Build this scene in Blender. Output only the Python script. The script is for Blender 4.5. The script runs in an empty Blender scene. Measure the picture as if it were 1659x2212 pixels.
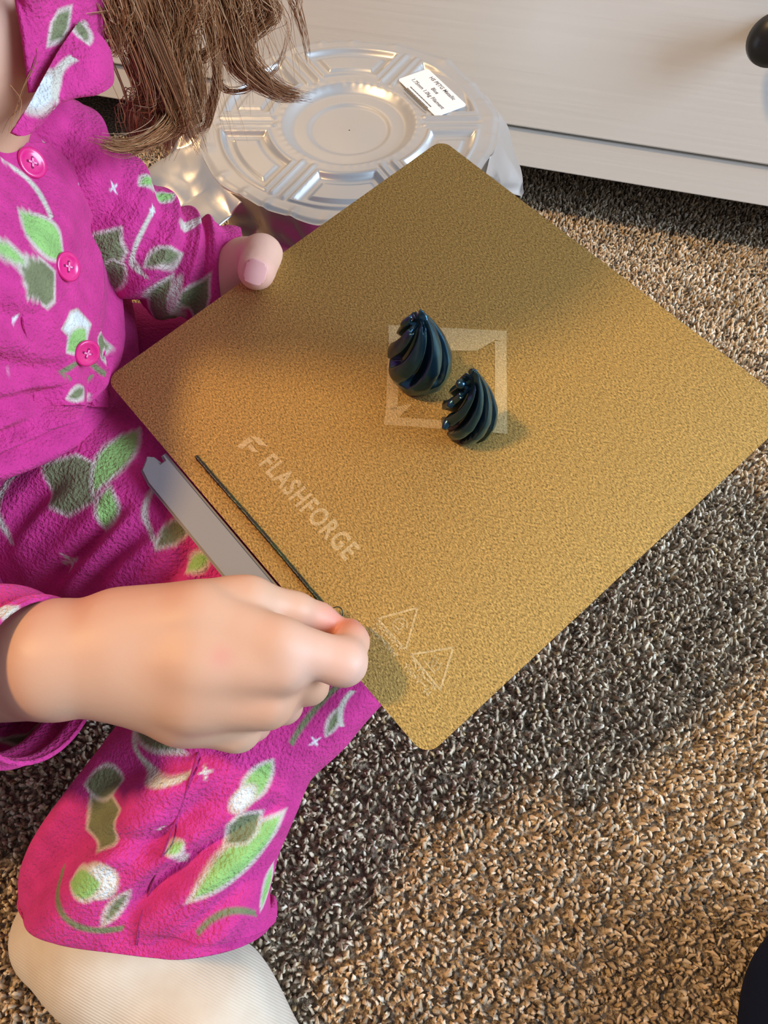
import bpy, math, random
import numpy as np
from mathutils import Vector, Matrix
from mathutils.bvhtree import BVHTree

random.seed(7); rng = np.random.default_rng(7)
scene = bpy.context.scene
COL = scene.collection

# ------------------------------------------------------------------ camera
FPX, CX, CY = 1560.0, 829.5, 1106.0
PITCH = math.radians(54.0)
CAM = np.array([0.0, 0.0, 0.43])
UPV = np.array([0, math.sin(PITCH), math.cos(PITCH)])
FWD = np.array([0, math.cos(PITCH), -math.sin(PITCH)])
RGT = np.array([1.0, 0, 0])
cd = bpy.data.cameras.new('camera'); cam = bpy.data.objects.new('camera', cd); COL.objects.link(cam)
cd.sensor_fit = 'VERTICAL'; cd.sensor_height = 36.0; cd.sensor_width = 27.0
cd.lens = FPX / 2212.0 * 36.0
cd.clip_start = 0.02
cam.location = CAM; cam.rotation_euler = (math.pi / 2 - PITCH, 0, 0)
scene.camera = cam

# ------------------------------------------------------------------ world, lights, exposure
w = bpy.data.worlds.new('world'); scene.world = w; w.use_nodes = True
bg = w.node_tree.nodes['Background']
bg.inputs[0].default_value = (0.80, 0.88, 1.0, 1); bg.inputs[1].default_value = 0.30

def light(name, kind, loc, target, energy, color, **kw):
    ld = bpy.data.lights.new(name, kind); ld.energy = energy; ld.color = color
    for k, v in kw.items(): setattr(ld, k, v)
    o = bpy.data.objects.new(name, ld); COL.objects.link(o); o.location = loc
    d = Vector(target) - Vector(loc)
    o.rotation_euler = d.to_track_quat('-Z', 'Y').to_euler()
    return o
# warm ceiling lamp, above and to the left; cool window to the right
light('ceiling_lamp_light', 'AREA', (-1.15, -0.02, 1.95), (0.05, 0.2, 0.1), 36, (1.0, 0.62, 0.27), shape='DISK', size=0.22)
light('window_daylight', 'AREA', (1.75, -0.30, 1.00), (0.0, 0.3, 0.1), 68, (0.64, 0.81, 1.0), shape='RECTANGLE', size=1.2, size_y=1.0)

vs = scene.view_settings
vs.view_transform = 'Standard'; vs.look = 'None'; vs.gamma = 1.0; vs.use_curve_mapping = False
vs.exposure = 0.0

# ------------------------------------------------------------------ pixel helpers
def ray(px, py):
    return (px - CX) / FPX * RGT - (py - CY) / FPX * UPV + FWD
def at(px, py, d):
    return CAM + d * ray(px, py)
def pxr(r, d):
    return r * d / FPX
def onplane(px, py, P0, n):
    r = ray(px, py); t = np.dot(P0 - CAM, n) / np.dot(r, n)
    return CAM + t * r
def onz(px, py, z):
    return onplane(px, py, np.array([0, 0, z]), np.array([0, 0, 1.0]))
def unit(v):
    v = np.asarray(v, float); return v / np.linalg.norm(v)
def camvec(x, y, z):            # camera axes (x right, y down, z forward) to world
    return x * RGT - y * UPV + z * FWD

# ------------------------------------------------------------------ materials
def mat(name, color=(.5, .5, .5), rough=.5, metal=0., bump=None, attr=None, coat=0, spec=.5, sss=0, mix=None, alpha=1, sheen=0):
    m = bpy.data.materials.new(name); m.use_nodes = True
    nt = m.node_tree; b = nt.nodes['Principled BSDF']
    b.inputs['Base Color'].default_value = (*color, 1); b.inputs['Roughness'].default_value = rough
    b.inputs['Metallic'].default_value = metal; b.inputs['Coat Weight'].default_value = coat
    b.inputs['Specular IOR Level'].default_value = spec
    if sheen: b.inputs['Sheen Weight'].default_value = sheen
    if sss:
        b.inputs['Subsurface Weight'].default_value = sss
        b.inputs['Subsurface Radius'].default_value = (.012, .005, .003); b.inputs['Subsurface Scale'].default_value = .35
    src = None
    if attr:
        a = nt.nodes.new('ShaderNodeAttribute'); a.attribute_name = attr; src = a.outputs['Color']
    tc = nt.nodes.new('ShaderNodeTexCoord')
    if mix:       # list of (scale, colour, lo, hi, stretch)
        for sc, colr, lo, hi, st in mix:
            mp = nt.nodes.new('ShaderNodeMapping'); mp.inputs['Scale'].default_value = st
            nt.links.new(tc.outputs['Object'], mp.inputs[0])
            n = nt.nodes.new('ShaderNodeTexNoise'); n.inputs['Scale'].default_value = sc; n.inputs['Detail'].default_value = 4
            nt.links.new(mp.outputs[0], n.inputs['Vector'])
            r = nt.nodes.new('ShaderNodeMapRange'); r.inputs['From Min'].default_value = lo; r.inputs['From Max'].default_value = hi
            nt.links.new(n.outputs['Fac'], r.inputs['Value'])
            mx = nt.nodes.new('ShaderNodeMix'); mx.data_type = 'RGBA'
            nt.links.new(r.outputs[0], mx.inputs[0])
            if src: nt.links.new(src, mx.inputs[6])
            else: mx.inputs[6].default_value = (*color, 1)
            mx.inputs[7].default_value = (*colr, 1); src = mx.outputs[2]
    if src: nt.links.new(src, b.inputs['Base Color'])
    if bump:      # list of (scale, strength, distance, stretch)
        prev = None
        for sc, st, dist, stretch in bump:
            mp = nt.nodes.new('ShaderNodeMapping'); mp.inputs['Scale'].default_value = stretch
            nt.links.new(tc.outputs['Object'], mp.inputs[0])
            n = nt.nodes.new('ShaderNodeTexNoise'); n.inputs['Scale'].default_value = sc; n.inputs['Detail'].default_value = 3
            nt.links.new(mp.outputs[0], n.inputs['Vector'])
            bp = nt.nodes.new('ShaderNodeBump'); bp.inputs['Strength'].default_value = st; bp.inputs['Distance'].default_value = dist
            nt.links.new(n.outputs['Fac'], bp.inputs['Height'])
            if prev: nt.links.new(prev.outputs[0], bp.inputs['Normal'])
            prev = bp
        nt.links.new(prev.outputs[0], b.inputs['Normal'])
    return m
I3 = (1, 1, 1)
M = {}
M['carpet'] = mat('carpet_yarn', rough=.9, attr='Col', spec=.25)
M['carpet_base'] = mat('carpet_backing', (.17, .13, .092), .95, bump=[(330, 1.0, .006, I3)], mix=[(330, (.55, .44, .32), .45, .60, I3)])
M['white_wood'] = mat('white_painted_wood', (.74, .73, .70), .42, bump=[(60, .10, .002, (.06, 1, 3.2)), (220, .05, .001, (.05, 1, 1))])
M['dark_gap'] = mat('dresser_inside', (.30, .27, .23), .8)
M['knob'] = mat('black_knob', (.012, .012, .012), .38, bump=[(400, .05, .0005, I3)])
M['wall'] = mat('wall_paint', (.72, .70, .66), .8, bump=[(150, .05, .001, I3)])
M['skin'] = mat('skin', rough=.48, attr='Col', sss=.25, spec=.35, bump=[(900, .06, .0004, I3), (260, .05, .0006, I3)])
M['nail'] = mat('fingernail', (.74, .38, .35), .22, coat=.3, bump=[(300, .02, .0003, I3)])
M['fleece'] = mat('printed_fleece', rough=.95, attr='Col', spec=.1, sheen=.06, bump=[(620, .9, .0022, I3), (90, .3, .002, I3)])
M['sock'] = mat('cream_knit', (.66, .57, .46), .9, spec=.15, sheen=.2, mix=[(80, (.60, .50, .39), .35, .75, I3)])
M['button'] = mat('pink_button', (.70, .012, .20), .25, coat=.4, bump=[(200, .04, .0004, I3)])
M['hole_shade'] = mat('button_hole_shade', (.16, .0, .05), .8, bump=[(300, .1, .0003, I3)])
M['thread'] = mat('button_thread', (.85, .25, .48), .8, bump=[(900, .3, .0003, I3)])
M['hair'] = mat('brown_hair', rough=.5, attr='Col', spec=.3)
M['navy'] = mat('navy_cloth', (.006, .011, .030), .95, spec=.15, bump=[(900, .4, .0008, I3)])
M['foil'] = mat('silver_foil', (.78, .78, .79), .36, metal=.95, bump=[(35, .12, .004, I3), (140, .06, .0015, I3)])
M['foil_disc'] = mat('satin_foil', (.62, .63, .64), .36, metal=.75, bump=[(25, .08, .004, I3), (300, .03, .0006, I3)])
M['label'] = mat('label_paper', (.86, .86, .86), .55, bump=[(500, .03, .0002, I3)])
M['ink'] = mat('grey_ink', (.10, .10, .11), .7, bump=[(500, .03, .0002, I3)])
M['grip'] = mat('grey_plastic', (.21, .21, .205), .55, bump=[(1200, .15, .0004, I3)])
M['steel'] = mat('plate_edge', (.14, .12, .08), .45, metal=.8, bump=[(600, .1, .0003, I3)])
M['strand'] = mat('dark_filament', (.010, .012, .010), .35, bump=[(900, .5, .0006, I3)], mix=[(120, (.012, .03, .012), .45, .6, I3)])

def gold(name, base, rough, sparkle, bumpst):
    m = bpy.data.materials.new(name); m.use_nodes = True; nt = m.node_tree; b = nt.nodes['Principled BSDF']
    tc = nt.nodes.new('ShaderNodeTexCoord')
    mp = nt.nodes.new('ShaderNodeMapping'); mp.inputs['Scale'].default_value = (1, 1.9, 1); mp.inputs['Rotation'].default_value = (0, 0, .62)
    nt.links.new(tc.outputs['Object'], mp.inputs[0])
    vo = nt.nodes.new('ShaderNodeTexVoronoi'); vo.inputs['Scale'].default_value = 900
    nt.links.new(mp.outputs[0], vo.inputs['Vector'])
    bw = nt.nodes.new('ShaderNodeSeparateColor'); nt.links.new(vo.outputs['Color'], bw.inputs[0])
    no = nt.nodes.new('ShaderNodeTexNoise'); no.inputs['Scale'].default_value = 800; no.inputs['Detail'].default_value = 5; no.inputs['Roughness'].default_value = .7
    nt.links.new(mp.outputs[0], no.inputs['Vector'])
    ad = nt.nodes.new('ShaderNodeMath'); ad.operation = 'MULTIPLY_ADD'; ad.inputs[1].default_value = .35
    nt.links.new(bw.outputs[0], ad.inputs[0]); nt.links.new(no.outputs['Fac'], ad.inputs[2])
    bp = nt.nodes.new('ShaderNodeBump'); bp.inputs['Strength'].default_value = bumpst; bp.inputs['Distance'].default_value = .0006
    nt.links.new(ad.outputs[0], bp.inputs['Height']); nt.links.new(bp.outputs[0], b.inputs['Normal'])
    r = nt.nodes.new('ShaderNodeValToRGB'); r.color_ramp.elements[0].position = .34; r.color_ramp.elements[1].position = .66  # glints of the grain painted into the base colour as dark and bright speckle
    r.color_ramp.elements[0].color = (*[x * (1 - sparkle) for x in base], 1)
    r.color_ramp.elements[1].color = (*[min(1, x * (1 + sparkle)) for x in base], 1)
    nt.links.new(no.outputs['Fac'], r.inputs[0]); nt.links.new(r.outputs[0], b.inputs['Base Color'])
    b.inputs['Metallic'].default_value = .88; b.inputs['Roughness'].default_value = rough
    return m
M['gold'] = gold('gold_textured_coating', (.455, .305, .098), .31, .72, .85)
M['etch'] = gold('etched_gold', (.64, .50, .25), .42, .35, .9)

def silk(name):
    m = mat(name, (.032, .088, .14), .27, metal=.9, coat=.15, bump=[(900, .10, .0005, (1, 1, 6))], mix=[(60, (.05, .085, .05), .56, .66, I3)])
    return m
M['silk'] = silk('dark_blue_green_filament')

# ------------------------------------------------------------------ mesh helpers
def fast_mesh(name, V, F, cols=None, smooth=True):
    """V (n,3), F list of (k,4)/(k,3) int arrays"""
    me = bpy.data.meshes.new(name)
    V = np.ascontiguousarray(V, np.float32)
    if isinstance(F, np.ndarray): F = [F]
    F = [np.asarray(f, np.int32) for f in F if len(f)]
    nl = sum(f.size for f in F); nf = sum(len(f) for f in F)
    me.vertices.add(len(V)); me.vertices.foreach_set('co', V.ravel())
    me.loops.add(nl); me.polygons.add(nf)
    me.loops.foreach_set('vertex_index', np.concatenate([f.ravel() for f in F]))
    tot = np.concatenate([np.full(len(f), f.shape[1], np.int32) for f in F])
    me.polygons.foreach_set('loop_start', np.concatenate([[0], np.cumsum(tot)[:-1]]).astype(np.int32))
    me.update(calc_edges=True)
    me.polygons.foreach_set('use_smooth', np.full(nf, smooth, bool))
    if cols is not None:
        a = me.attributes.new('Col', 'FLOAT_COLOR', 'POINT')
        c4 = np.ones((len(V), 4), np.float32); c4[:, :3] = cols
        a.data.foreach_set('color', c4.ravel())
    me.validate()
    return me
def link(name, me, m, parent=None):
    o = bpy.data.objects.new(name, me); COL.objects.link(o)
    if me is not None and m is not None:
        me.materials.clear(); me.materials.append(m)
    if parent is not None: o.parent = parent
    return o
def empty(name, loc):
    o = bpy.data.objects.new(name, None); COL.objects.link(o); o.location = loc; o.empty_display_size = .02
    bpy.context.view_layer.update()
    return o
def put(name, V, F, m, parent=None, cols=None, smooth=True):
    """world-space vertices; parented objects keep world placement"""
    V = np.asarray(V, float)
    root = parent
    off = np.zeros(3)
    while root is not None:
        off += np.array(root.location); root = root.parent
    return link(name, fast_mesh(name, V - off, F, cols, smooth), m, parent)
def tag(o, label=None, cat=None, group=None, kind=None):
    if label: o['label'] = label
    if cat: o['category'] = cat
    if group: o['group'] = group
    if kind: o['kind'] = kind
    return o
def grid_faces(nu, nv, closed=False):
    i = np.arange(nu - 1)[:, None]; j = np.arange(nv if closed else nv - 1)[None, :]
    a = i * nv + j; b = i * nv + (j + 1) % nv
    return np.stack([a, b, b + nv, a + nv], -1).reshape(-1, 4)
def solidify(o, th, off=-1):
    md = o.modifiers.new('thickness', 'SOLIDIFY'); md.thickness = th; md.offset = off
    return o
def box_mesh(x0, x1, y0, y1, z0, z1, bev=0.0, seg=2):
    import bmesh
    bm = bmesh.new(); bmesh.ops.create_cube(bm, size=1)
    for v in bm.verts:
        v.co = ((x0 + x1) / 2 + v.co.x * (x1 - x0), (y0 + y1) / 2 + v.co.y * (y1 - y0), (z0 + z1) / 2 + v.co.z * (z1 - z0))
    if bev: bmesh.ops.bevel(bm, geom=bm.edges[:], offset=bev, segments=seg, affect='EDGES', profile=.5)
    me = bpy.data.meshes.new('box'); bm.to_mesh(me); bm.free()
    return me
def catmull(P, n):
    P = np.asarray(P, float)
    t = np.linspace(0, len(P) - 1, n); i = np.clip(t.astype(int), 0, len(P) - 2); f = (t - i)[:, None]
    g = lambda k: P[np.clip(k, 0, len(P) - 1)]
    p0, p1, p2, p3 = g(i - 1), g(i), g(i + 1), g(i + 2)
    p0 = np.where((i == 0)[:, None], 2 * p1 - p2, p0); p3 = np.where((i >= len(P) - 2)[:, None], 2 * p2 - p1, p3)
    return .5 * ((2 * p1) + (-p0 + p2) * f + (2 * p0 - 5 * p1 + 4 * p2 - p3) * f ** 2 + (-p0 + 3 * p1 - 3 * p2 + p3) * f ** 3)
def sines(seed, n, fmin, fmax):
    r = np.random.default_rng(seed)
    K = r.normal(size=(n, 3)); K /= np.linalg.norm(K, axis=1)[:, None]
    K *= r.uniform(fmin, fmax, n)[:, None]; ph = r.uniform(0, 6.28, n)
    def fn(P): return np.sin(P @ K.T + ph).mean(1) * 1.6
    return fn
def loft(path, ra, rb, ref, nu, nv, disp=None, power=2.0):
    """path k x 3; ra along ref-direction, rb across. returns V (nu*nv), U, W params"""
    k = len(path)
    P = catmull(path, nu); A = catmull(np.array(ra)[:, None], nu)[:, 0]; B = catmull(np.array(rb)[:, None], nu)[:, 0]
    T = np.gradient(P, axis=0); T /= np.linalg.norm(T, axis=1)[:, None]
    ref = np.asarray(ref, float); R = np.tile(ref, (nu, 1)) if ref.ndim == 1 else catmull(ref, nu)
    E1 = R - (R * T).sum(1)[:, None] * T; E1 /= np.linalg.norm(E1, axis=1)[:, None]
    E2 = np.cross(T, E1)
    th = np.linspace(0, 2 * np.pi, nv, endpoint=False)
    c, s = np.cos(th), np.sin(th)
    if power != 2.0:
        q = (np.abs(c) ** power + np.abs(s) ** power) ** (-1 / power); c, s = c * q, s * q
    D = E1[:, None] * (A[:, None] * c)[..., None] + E2[:, None] * (B[:, None] * s)[..., None]
    V = P[:, None] + D
    N = D / np.linalg.norm(D, axis=2)[..., None]
    U, W = np.meshgrid(np.linspace(0, 1, nu), th, indexing='ij')
    if disp is not None:
        V = V + N * disp(U, W, V)[..., None]
    return V.reshape(-1, 3)
def bvh_of(V, F):
    return BVHTree.FromPolygons([tuple(v) for v in V], [tuple(int(x) for x in f) for f in F])
def hit(bvh, px, py):
    r = unit(ray(px, py))
    loc, nor, idx, dist = bvh.ray_cast(Vector(CAM), Vector(r))
    if loc is None: return None, None
    n = np.array(nor)
    if n @ r > 0: n = -n
    return np.array(loc), n

# ---------- smooth blobs: union of tapered capsules, voxel-remeshed, then drawn onto the blended surface
def capsule_mesh(a, b, r1, r2, ns=14):
    a, b = np.asarray(a, float), np.asarray(b, float)
    T = b - a; L = np.linalg.norm(T); T = T / L if L > 1e-9 else np.array([0, 0, 1.])
    h = np.array([1., 0, 0]) if abs(T[0]) < .8 else np.array([0, 1., 0])
    E1 = unit(np.cross(T, h)); E2 = np.cross(T, E1)
    rings = []
    for ph in np.linspace(-np.pi / 2 + .15, 0, 5): rings.append((a + T * r1 * math.sin(ph), r1 * math.cos(ph)))
    for ph in np.linspace(0, np.pi / 2 - .15, 5): rings.append((b + T * r2 * math.sin(ph), r2 * math.cos(ph)))
    th = np.linspace(0, 2 * np.pi, ns, endpoint=False)
    V = np.concatenate([c + r * (np.cos(th)[:, None] * E1 + np.sin(th)[:, None] * E2) for c, r in rings] + [[a - T * r1], [b + T * r2]])
    F = grid_faces(len(rings), ns, True)
    n = len(rings) * ns
    j = np.arange(ns)
    T1 = np.stack([np.full(ns, n), (j + 1) % ns, j], 1); T2 = np.stack([np.full(ns, n + 1), n - ns + j, n - ns + (j + 1) % ns], 1)
    return V, F, np.concatenate([T1, T2])
def sdf_prims(prims, P, k):
    out = None
    for (a, b, r1, r2) in prims:
        a, b = np.asarray(a, float), np.asarray(b, float); ab = b - a; L2 = max(ab @ ab, 1e-12)
        t = np.clip(((P - a) @ ab) / L2, 0, 1)
        d = np.linalg.norm(P - a - t[:, None] * ab, axis=1) - (r1 + (r2 - r1) * t)
        if out is None: out = d
        else:
            h = np.clip(.5 + .5 * (out - d) / k, 0, 1)
            out = out * (1 - h) + d * h - k * h * (1 - h)
    return out
def blob(prims, voxel, k, it=4):
    Vs, Qs, Ts, n = [], [], [], 0
    for p in prims:
        v, q, t = capsule_mesh(*p); Vs.append(v); Qs.append(q + n); Ts.append(t + n); n += len(v)
    me = fast_mesh('tmp', np.concatenate(Vs), [np.concatenate(Qs), np.concatenate(Ts)])
    o = bpy.data.objects.new('tmp', me); COL.objects.link(o)
    md = o.modifiers.new('r', 'REMESH'); md.mode = 'VOXEL'; md.voxel_size = voxel; md.adaptivity = 0
    dg = bpy.context.evaluated_depsgraph_get(); ev = o.evaluated_get(dg); m2 = ev.to_mesh()
    V = np.empty(len(m2.vertices) * 3); m2.vertices.foreach_get('co', V); V = V.reshape(-1, 3)
    nl = len(m2.loops); L = np.empty(nl, np.int32); m2.loops.foreach_get('vertex_index', L)
    F = L.reshape(-1, 4) if nl == 4 * len(m2.polygons) else None
    if F is None:
        m2.calc_loop_triangles(); F = np.array([t.vertices[:] for t in m2.loop_triangles])
    ev.to_mesh_clear(); bpy.data.objects.remove(o); bpy.data.meshes.remove(me)
    e = 4e-4
    for _ in range(it):
        d = sdf_prims(prims, V, k)
        g = np.stack([sdf_prims(prims, V + e * ax, k) - d for ax in np.eye(3)], 1) / e
        g /= np.maximum(np.linalg.norm(g, axis=1), .3)[:, None]
        V = V - .8 * np.clip(d, -.004, .004)[:, None] * g
    # light relaxation
    E = np.concatenate([F[:, [0, 1]], F[:, [1, 2]], F[:, [2, 3]], F[:, [3, 0]]]) if F.shape[1] == 4 else np.concatenate([F[:, [0, 1]], F[:, [1, 2]], F[:, [2, 0]]])
    for _ in range(3):
        acc = np.zeros_like(V); cnt = np.zeros(len(V))
        for c in range(3):
            acc[:, c] = np.bincount(E[:, 0], V[E[:, 1], c], len(V)) + np.bincount(E[:, 1], V[E[:, 0], c], len(V))
        cnt = np.bincount(E[:, 0], minlength=len(V)) + np.bincount(E[:, 1], minlength=len(V))
        V = .5 * V + .5 * acc / np.maximum(cnt, 1)[:, None]
    return V, F

# =================================================================== SETTING
def struct(o): o['kind'] = 'structure'; return o
# floor under the carpet
V = np.array([[-2.2, -2.2, 0], [2.2, -2.2, 0], [2.2, 1.75, 0], [-2.2, 1.75, 0]], float)
struct(put('floor', V, np.array([[0, 1, 2, 3]]), M['carpet_base'], smooth=False))

# dresser frame from its lower front edge
HB = 0.066
Pd0, Pd1 = onz(1120, 358, HB), onz(1659, 447, HB)
DX = unit((Pd1 - Pd0) * [1, 1, 0]); DN = np.array([DX[1], -DX[0], 0.0])      # DN points towards the room
if DN[1] > 0: DN = -DN
dres_o = Pd0 - DX * 0.05
yaw = math.atan2(DX[1], DX[0])
kn = onplane(1672, 50, Pd0, DN); seam = onplane(1100, 270, Pd0, DN)[2]
kx = (kn - dres_o) @ DX
DC = kx - 0.30                                                             # dresser centre along its front
root = empty('dresser', (*(dres_o + DX * DC)[:2], 0)); root.rotation_euler = (0, 0, yaw)
tag(root, 'white painted wooden dresser with round black knobs, raised on short legs', 'dresser')
def dpart(name, me, m, parent=None, loc=(0, 0, 0)):
    o = link(name, me, m, parent or root); o.location = loc; return o
W2, DEP, HT = .62, .46, .86     # local: x along front, y back, front face y=0
dpart('carcass', box_mesh(-W2, W2, .022, DEP, HB, HT - .02, .002), M['dark_gap'])
dpart('side_panel', box_mesh(-W2 - .018, -W2, .002, DEP, 0.0, HT - .02, .002), M['white_wood'])
dpart('side_panel', box_mesh(W2, W2 + .018, .002, DEP, 0.0, HT - .02, .002), M['white_wood'])
dpart('top_board', box_mesh(-W2 - .03, W2 + .03, -.012, DEP + .01, HT - .02, HT, .004), M['white_wood'])
dpart('base_rail', box_mesh(-W2, W2, 0, .020, HB, seam - .0015, .0012), M['white_wood'])
dh = (HT - .025 - seam) / 3
def lathe(prof, n=40):
    th = np.linspace(0, 2 * np.pi, n, endpoint=False)
    V = np.array([[r * math.cos(t), r * math.sin(t), z] for z, r in prof for t in th])
    F = [grid_faces(len(prof), n, True)]
    return V, F
for i in range(3):
    z0 = seam + .0015 + i * dh; z1 = seam + (i + 1) * dh - .0025
    d = dpart('drawer', box_mesh(-W2 + .002, W2 - .002, -.004, .018, z0, z1, .0016), M['white_wood'])
    for s in (-1, 1):
        prof = [(0, .004), (0, .0085), (.012, .0075), (.018, .0105), (.022, .0165), (.028, .0185), (.034, .0165), (.038, .010), (.0395, .0005)]
        Vk, Fk = lathe(prof); Vk = np.stack([Vk[:, 0], -Vk[:, 2], Vk[:, 1]], 1)
        k = link('knob', fast_mesh('knob', Vk, Fk), M['knob'], d)
        k.location = (s * .30, -.0035, kn[2] + i * dh)
for sx in (-1, 1):
    dpart('foot', box_mesh(sx * (W2 - .03) - .02, sx * (W2 - .03) + .02, DEP - .06, DEP - .02, 0, HB, .003), M['white_wood'])

# back wall and the wall with the window that the daylight comes through
def wallbox(name, p, q, z0, z1, th=.08):
    p, q = np.array(p, float), np.array(q, float); L = np.linalg.norm(q - p)
    o = link(name, box_mesh(0, L, 0, th, z0, z1), M['wall']); o.location = (*p, 0); o.rotation_euler = (0, 0, math.atan2(*(q - p)[::-1]))
    return struct(o)
b0 = (dres_o + DX * DC - DN * (DEP + .04))[:2]
wallbox('wall_back', b0 - DX[:2] * 1.7, b0 + DX[:2] * 1.45, 0, 2.4)

# ---------------- carpet pile
def carpet():
    step = .00308
    xs = np.arange(-.42, .50, step); ys = np.arange(-.16, .86, step)
    X, Y = np.meshgrid(xs, ys); n = X.size
    P = np.stack([X.ravel() + rng.uniform(-.0018, .0018, n), Y.ravel() + rng.uniform(-.0018, .0018, n)], 1)
    # keep what the camera or a step aside could see
    q3 = np.c_[P, np.zeros(n)] - CAM; dz = q3 @ FWD; u_ = CX + FPX * q3[:, 0] / dz; v_ = CY - FPX * (q3 @ UPV) / dz
    keep = (u_ > -200) & (u_ < 1860) & (v_ > 130) & (v_ < 2380)
    keep &= ~((P[:, 0] < -.10) & (P[:, 1] > .16) & (P[:, 1] < .42)); keep &= np.linalg.norm(P - [-.024, .513], axis=1) > .085
    dist = (P - dres_o[:2]) @ (-DN[:2]); keep &= dist < .12
    P = P[keep]; n = len(P)
    L = rng.uniform(.0045, .0090, n); az = rng.uniform(0, 2 * np.pi, n); lean = rng.uniform(.2, 1.15, n)
    curl = rng.uniform(-3.2, 3.2, n); R = rng.uniform(.0008, .00150, n)
    nr, ns = 4, 3
    V = np.zeros((n, nr * ns + 1, 3)); 
    th = np.linspace(0, 2 * np.pi, ns, endpoint=False)
    c = np.stack([P[:, 0], P[:, 1], np.full(n, -.001)], 1)
    for i in range(nr):
        a = az + curl * i / (nr - 1); ln = lean * (0.25 + i / (nr - 1))
        dirv = np.stack([np.sin(ln) * np.cos(a), np.sin(ln) * np.sin(a), np.cos(ln)], 1)
        e1 = np.stack([-np.sin(a), np.cos(a), np.zeros(n)], 1); e2 = np.cross(dirv, e1)
        rr = R * (0.8, 1.05, 1.1, .85)[i]
        for j in range(ns):
            V[:, i * ns + j] = c + rr[:, None] * (math.cos(th[j] + i * .5) * e1 + math.sin(th[j] + i * .5) * e2)
        if i < nr - 1: c = c + dirv * (L / (nr - 1))[:, None]
        else: V[:, -1] = c + dirv * (rr * .6)[:, None]
    F = grid_faces(nr, ns, True); tp = np.array([[(nr - 1) * ns + j, (nr - 1) * ns + (j + 1) % ns, nr * ns] for j in range(ns)])
    off = (np.arange(n) * (nr * ns + 1))[:, None, None]
    pal = np.array([(.46, .36, .25), (.38, .30, .21), (.54, .44, .32), (.28, .205, .135), (.17, .125, .085), (.60, .52, .41), (.43, .31, .17), (.09, .07, .05)])
    ci = rng.choice(len(pal), n, p=[.24, .2, .2, .13, .06, .1, .05, .02]); cl = sines(3, 10, 60, 260)(np.c_[P, 0 * P[:, 0]])[:, None]; cc = pal[ci] * rng.uniform(.85, 1.15, (n, 1)) * (1.36 + .18 * cl)
    cols = np.repeat(cc[:, None], nr * ns + 1, 1)
    o = put('carpet_pile', V.reshape(-1, 3), [(F[None] + off).reshape(-1, 4), (tp[None] + off).reshape(-1, 3)], M['carpet'], cols=cols.reshape(-1, 3))
    tag(o, 'brown and beige twisted pile carpet covering the floor', 'carpet', kind='stuff')
carpet()

# =================================================================== BUILD PLATE
PO = CAM + camvec(-.13726996, -.06558767, .3559492)
PX = unit(camvec(.65320792, .68388112, -.32500158)); PY = camvec(.75224292, -.62883087, .19672906)
PN = unit(np.cross(PX, PY)); PY = np.cross(PN, PX)
LX, LY = .235, .2244
plate_m = Matrix((( *[PX[0], PY[0], PN[0], PO[0]],), (PX[1], PY[1], PN[1], PO[1]), (PX[2], PY[2], PN[2], PO[2]), (0, 0, 0, 1)))
def pst(px, py):
    q = onplane(px, py, PO, PN) - PO
    return q @ PX, q @ PY
def pw(s, t, h=0): return PO + s * PX + t * PY + h * PN
def dplate(px, py):
    return (onplane(px, py, PO, PN) - CAM) @ FWD
def rrect(x0, x1, y0, y1, r, n=8):
    pts = []
    for cx, cy, a0 in ((x1 - r, y1 - r, 0), (x0 + r, y1 - r, 90), (x0 + r, y0 + r, 180), (x1 - r, y0 + r, 270)):
        for k in range(n + 1):
            a = math.radians(a0 + 90 * k / n); pts.append((cx + r * math.cos(a), cy + r * math.sin(a)))
    return np.array(pts)
import bmesh
def prism(poly, z0, z1, bev=0):
    bm = bmesh.new()
    vs_ = [bm.verts.new((x, y, z0)) for x, y in poly]
    f = bm.faces.new(vs_); r = bmesh.ops.extrude_face_region(bm, geom=[f])
    for v in r['geom']:
        if isinstance(v, bmesh.types.BMVert): v.co.z = z1
    bmesh.ops.recalc_face_normals(bm, faces=bm.faces[:])
    if bev:
        bmesh.ops.bevel(bm, geom=[e for e in bm.edges if abs(e.verts[0].co.z - e.verts[1].co.z) < 1e-7], offset=bev, segments=2, affect='EDGES')
    me = bpy.data.meshes.new('prism'); bm.to_mesh(me); bm.free(); return me
plate = bpy.data.objects.new('build_plate', None); COL.objects.link(plate); plate.empty_display_size = .02
plate.matrix_world = plate_m; bpy.context.view_layer.update()
tag(plate, 'square gold textured printer build plate with grey grip, held by the child', 'build plate')
sheet = link('sheet', prism(rrect(0, LX, 0, LY, .007), -.0009, 0), M['gold'], plate)
sheet.data.materials.append(M['steel'])
for p in sheet.data.polygons:
    p.material_index = 0 if p.normal.z > .5 else 1
# grey grip along the A-D edge
s0, t0 = pst(345, 1003); s1 = LX * .73
gp = [(s0 - .004, -.0008), (s0 - .004, -.0035), (s0 - .001, -.0040), (s0 - .001, -.0052), (s0 - .006, -.0062), (s0 - .0085, -.0085), (s0 - .004, -.0150), (s0 + .004, -.0165),
      (s1 - .004, -.0165), (s1, -.013), (s1, -.0008)]
grip = link('grip', prism(gp, -.0075, -.0004, .0012), M['grip'], plate)

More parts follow.
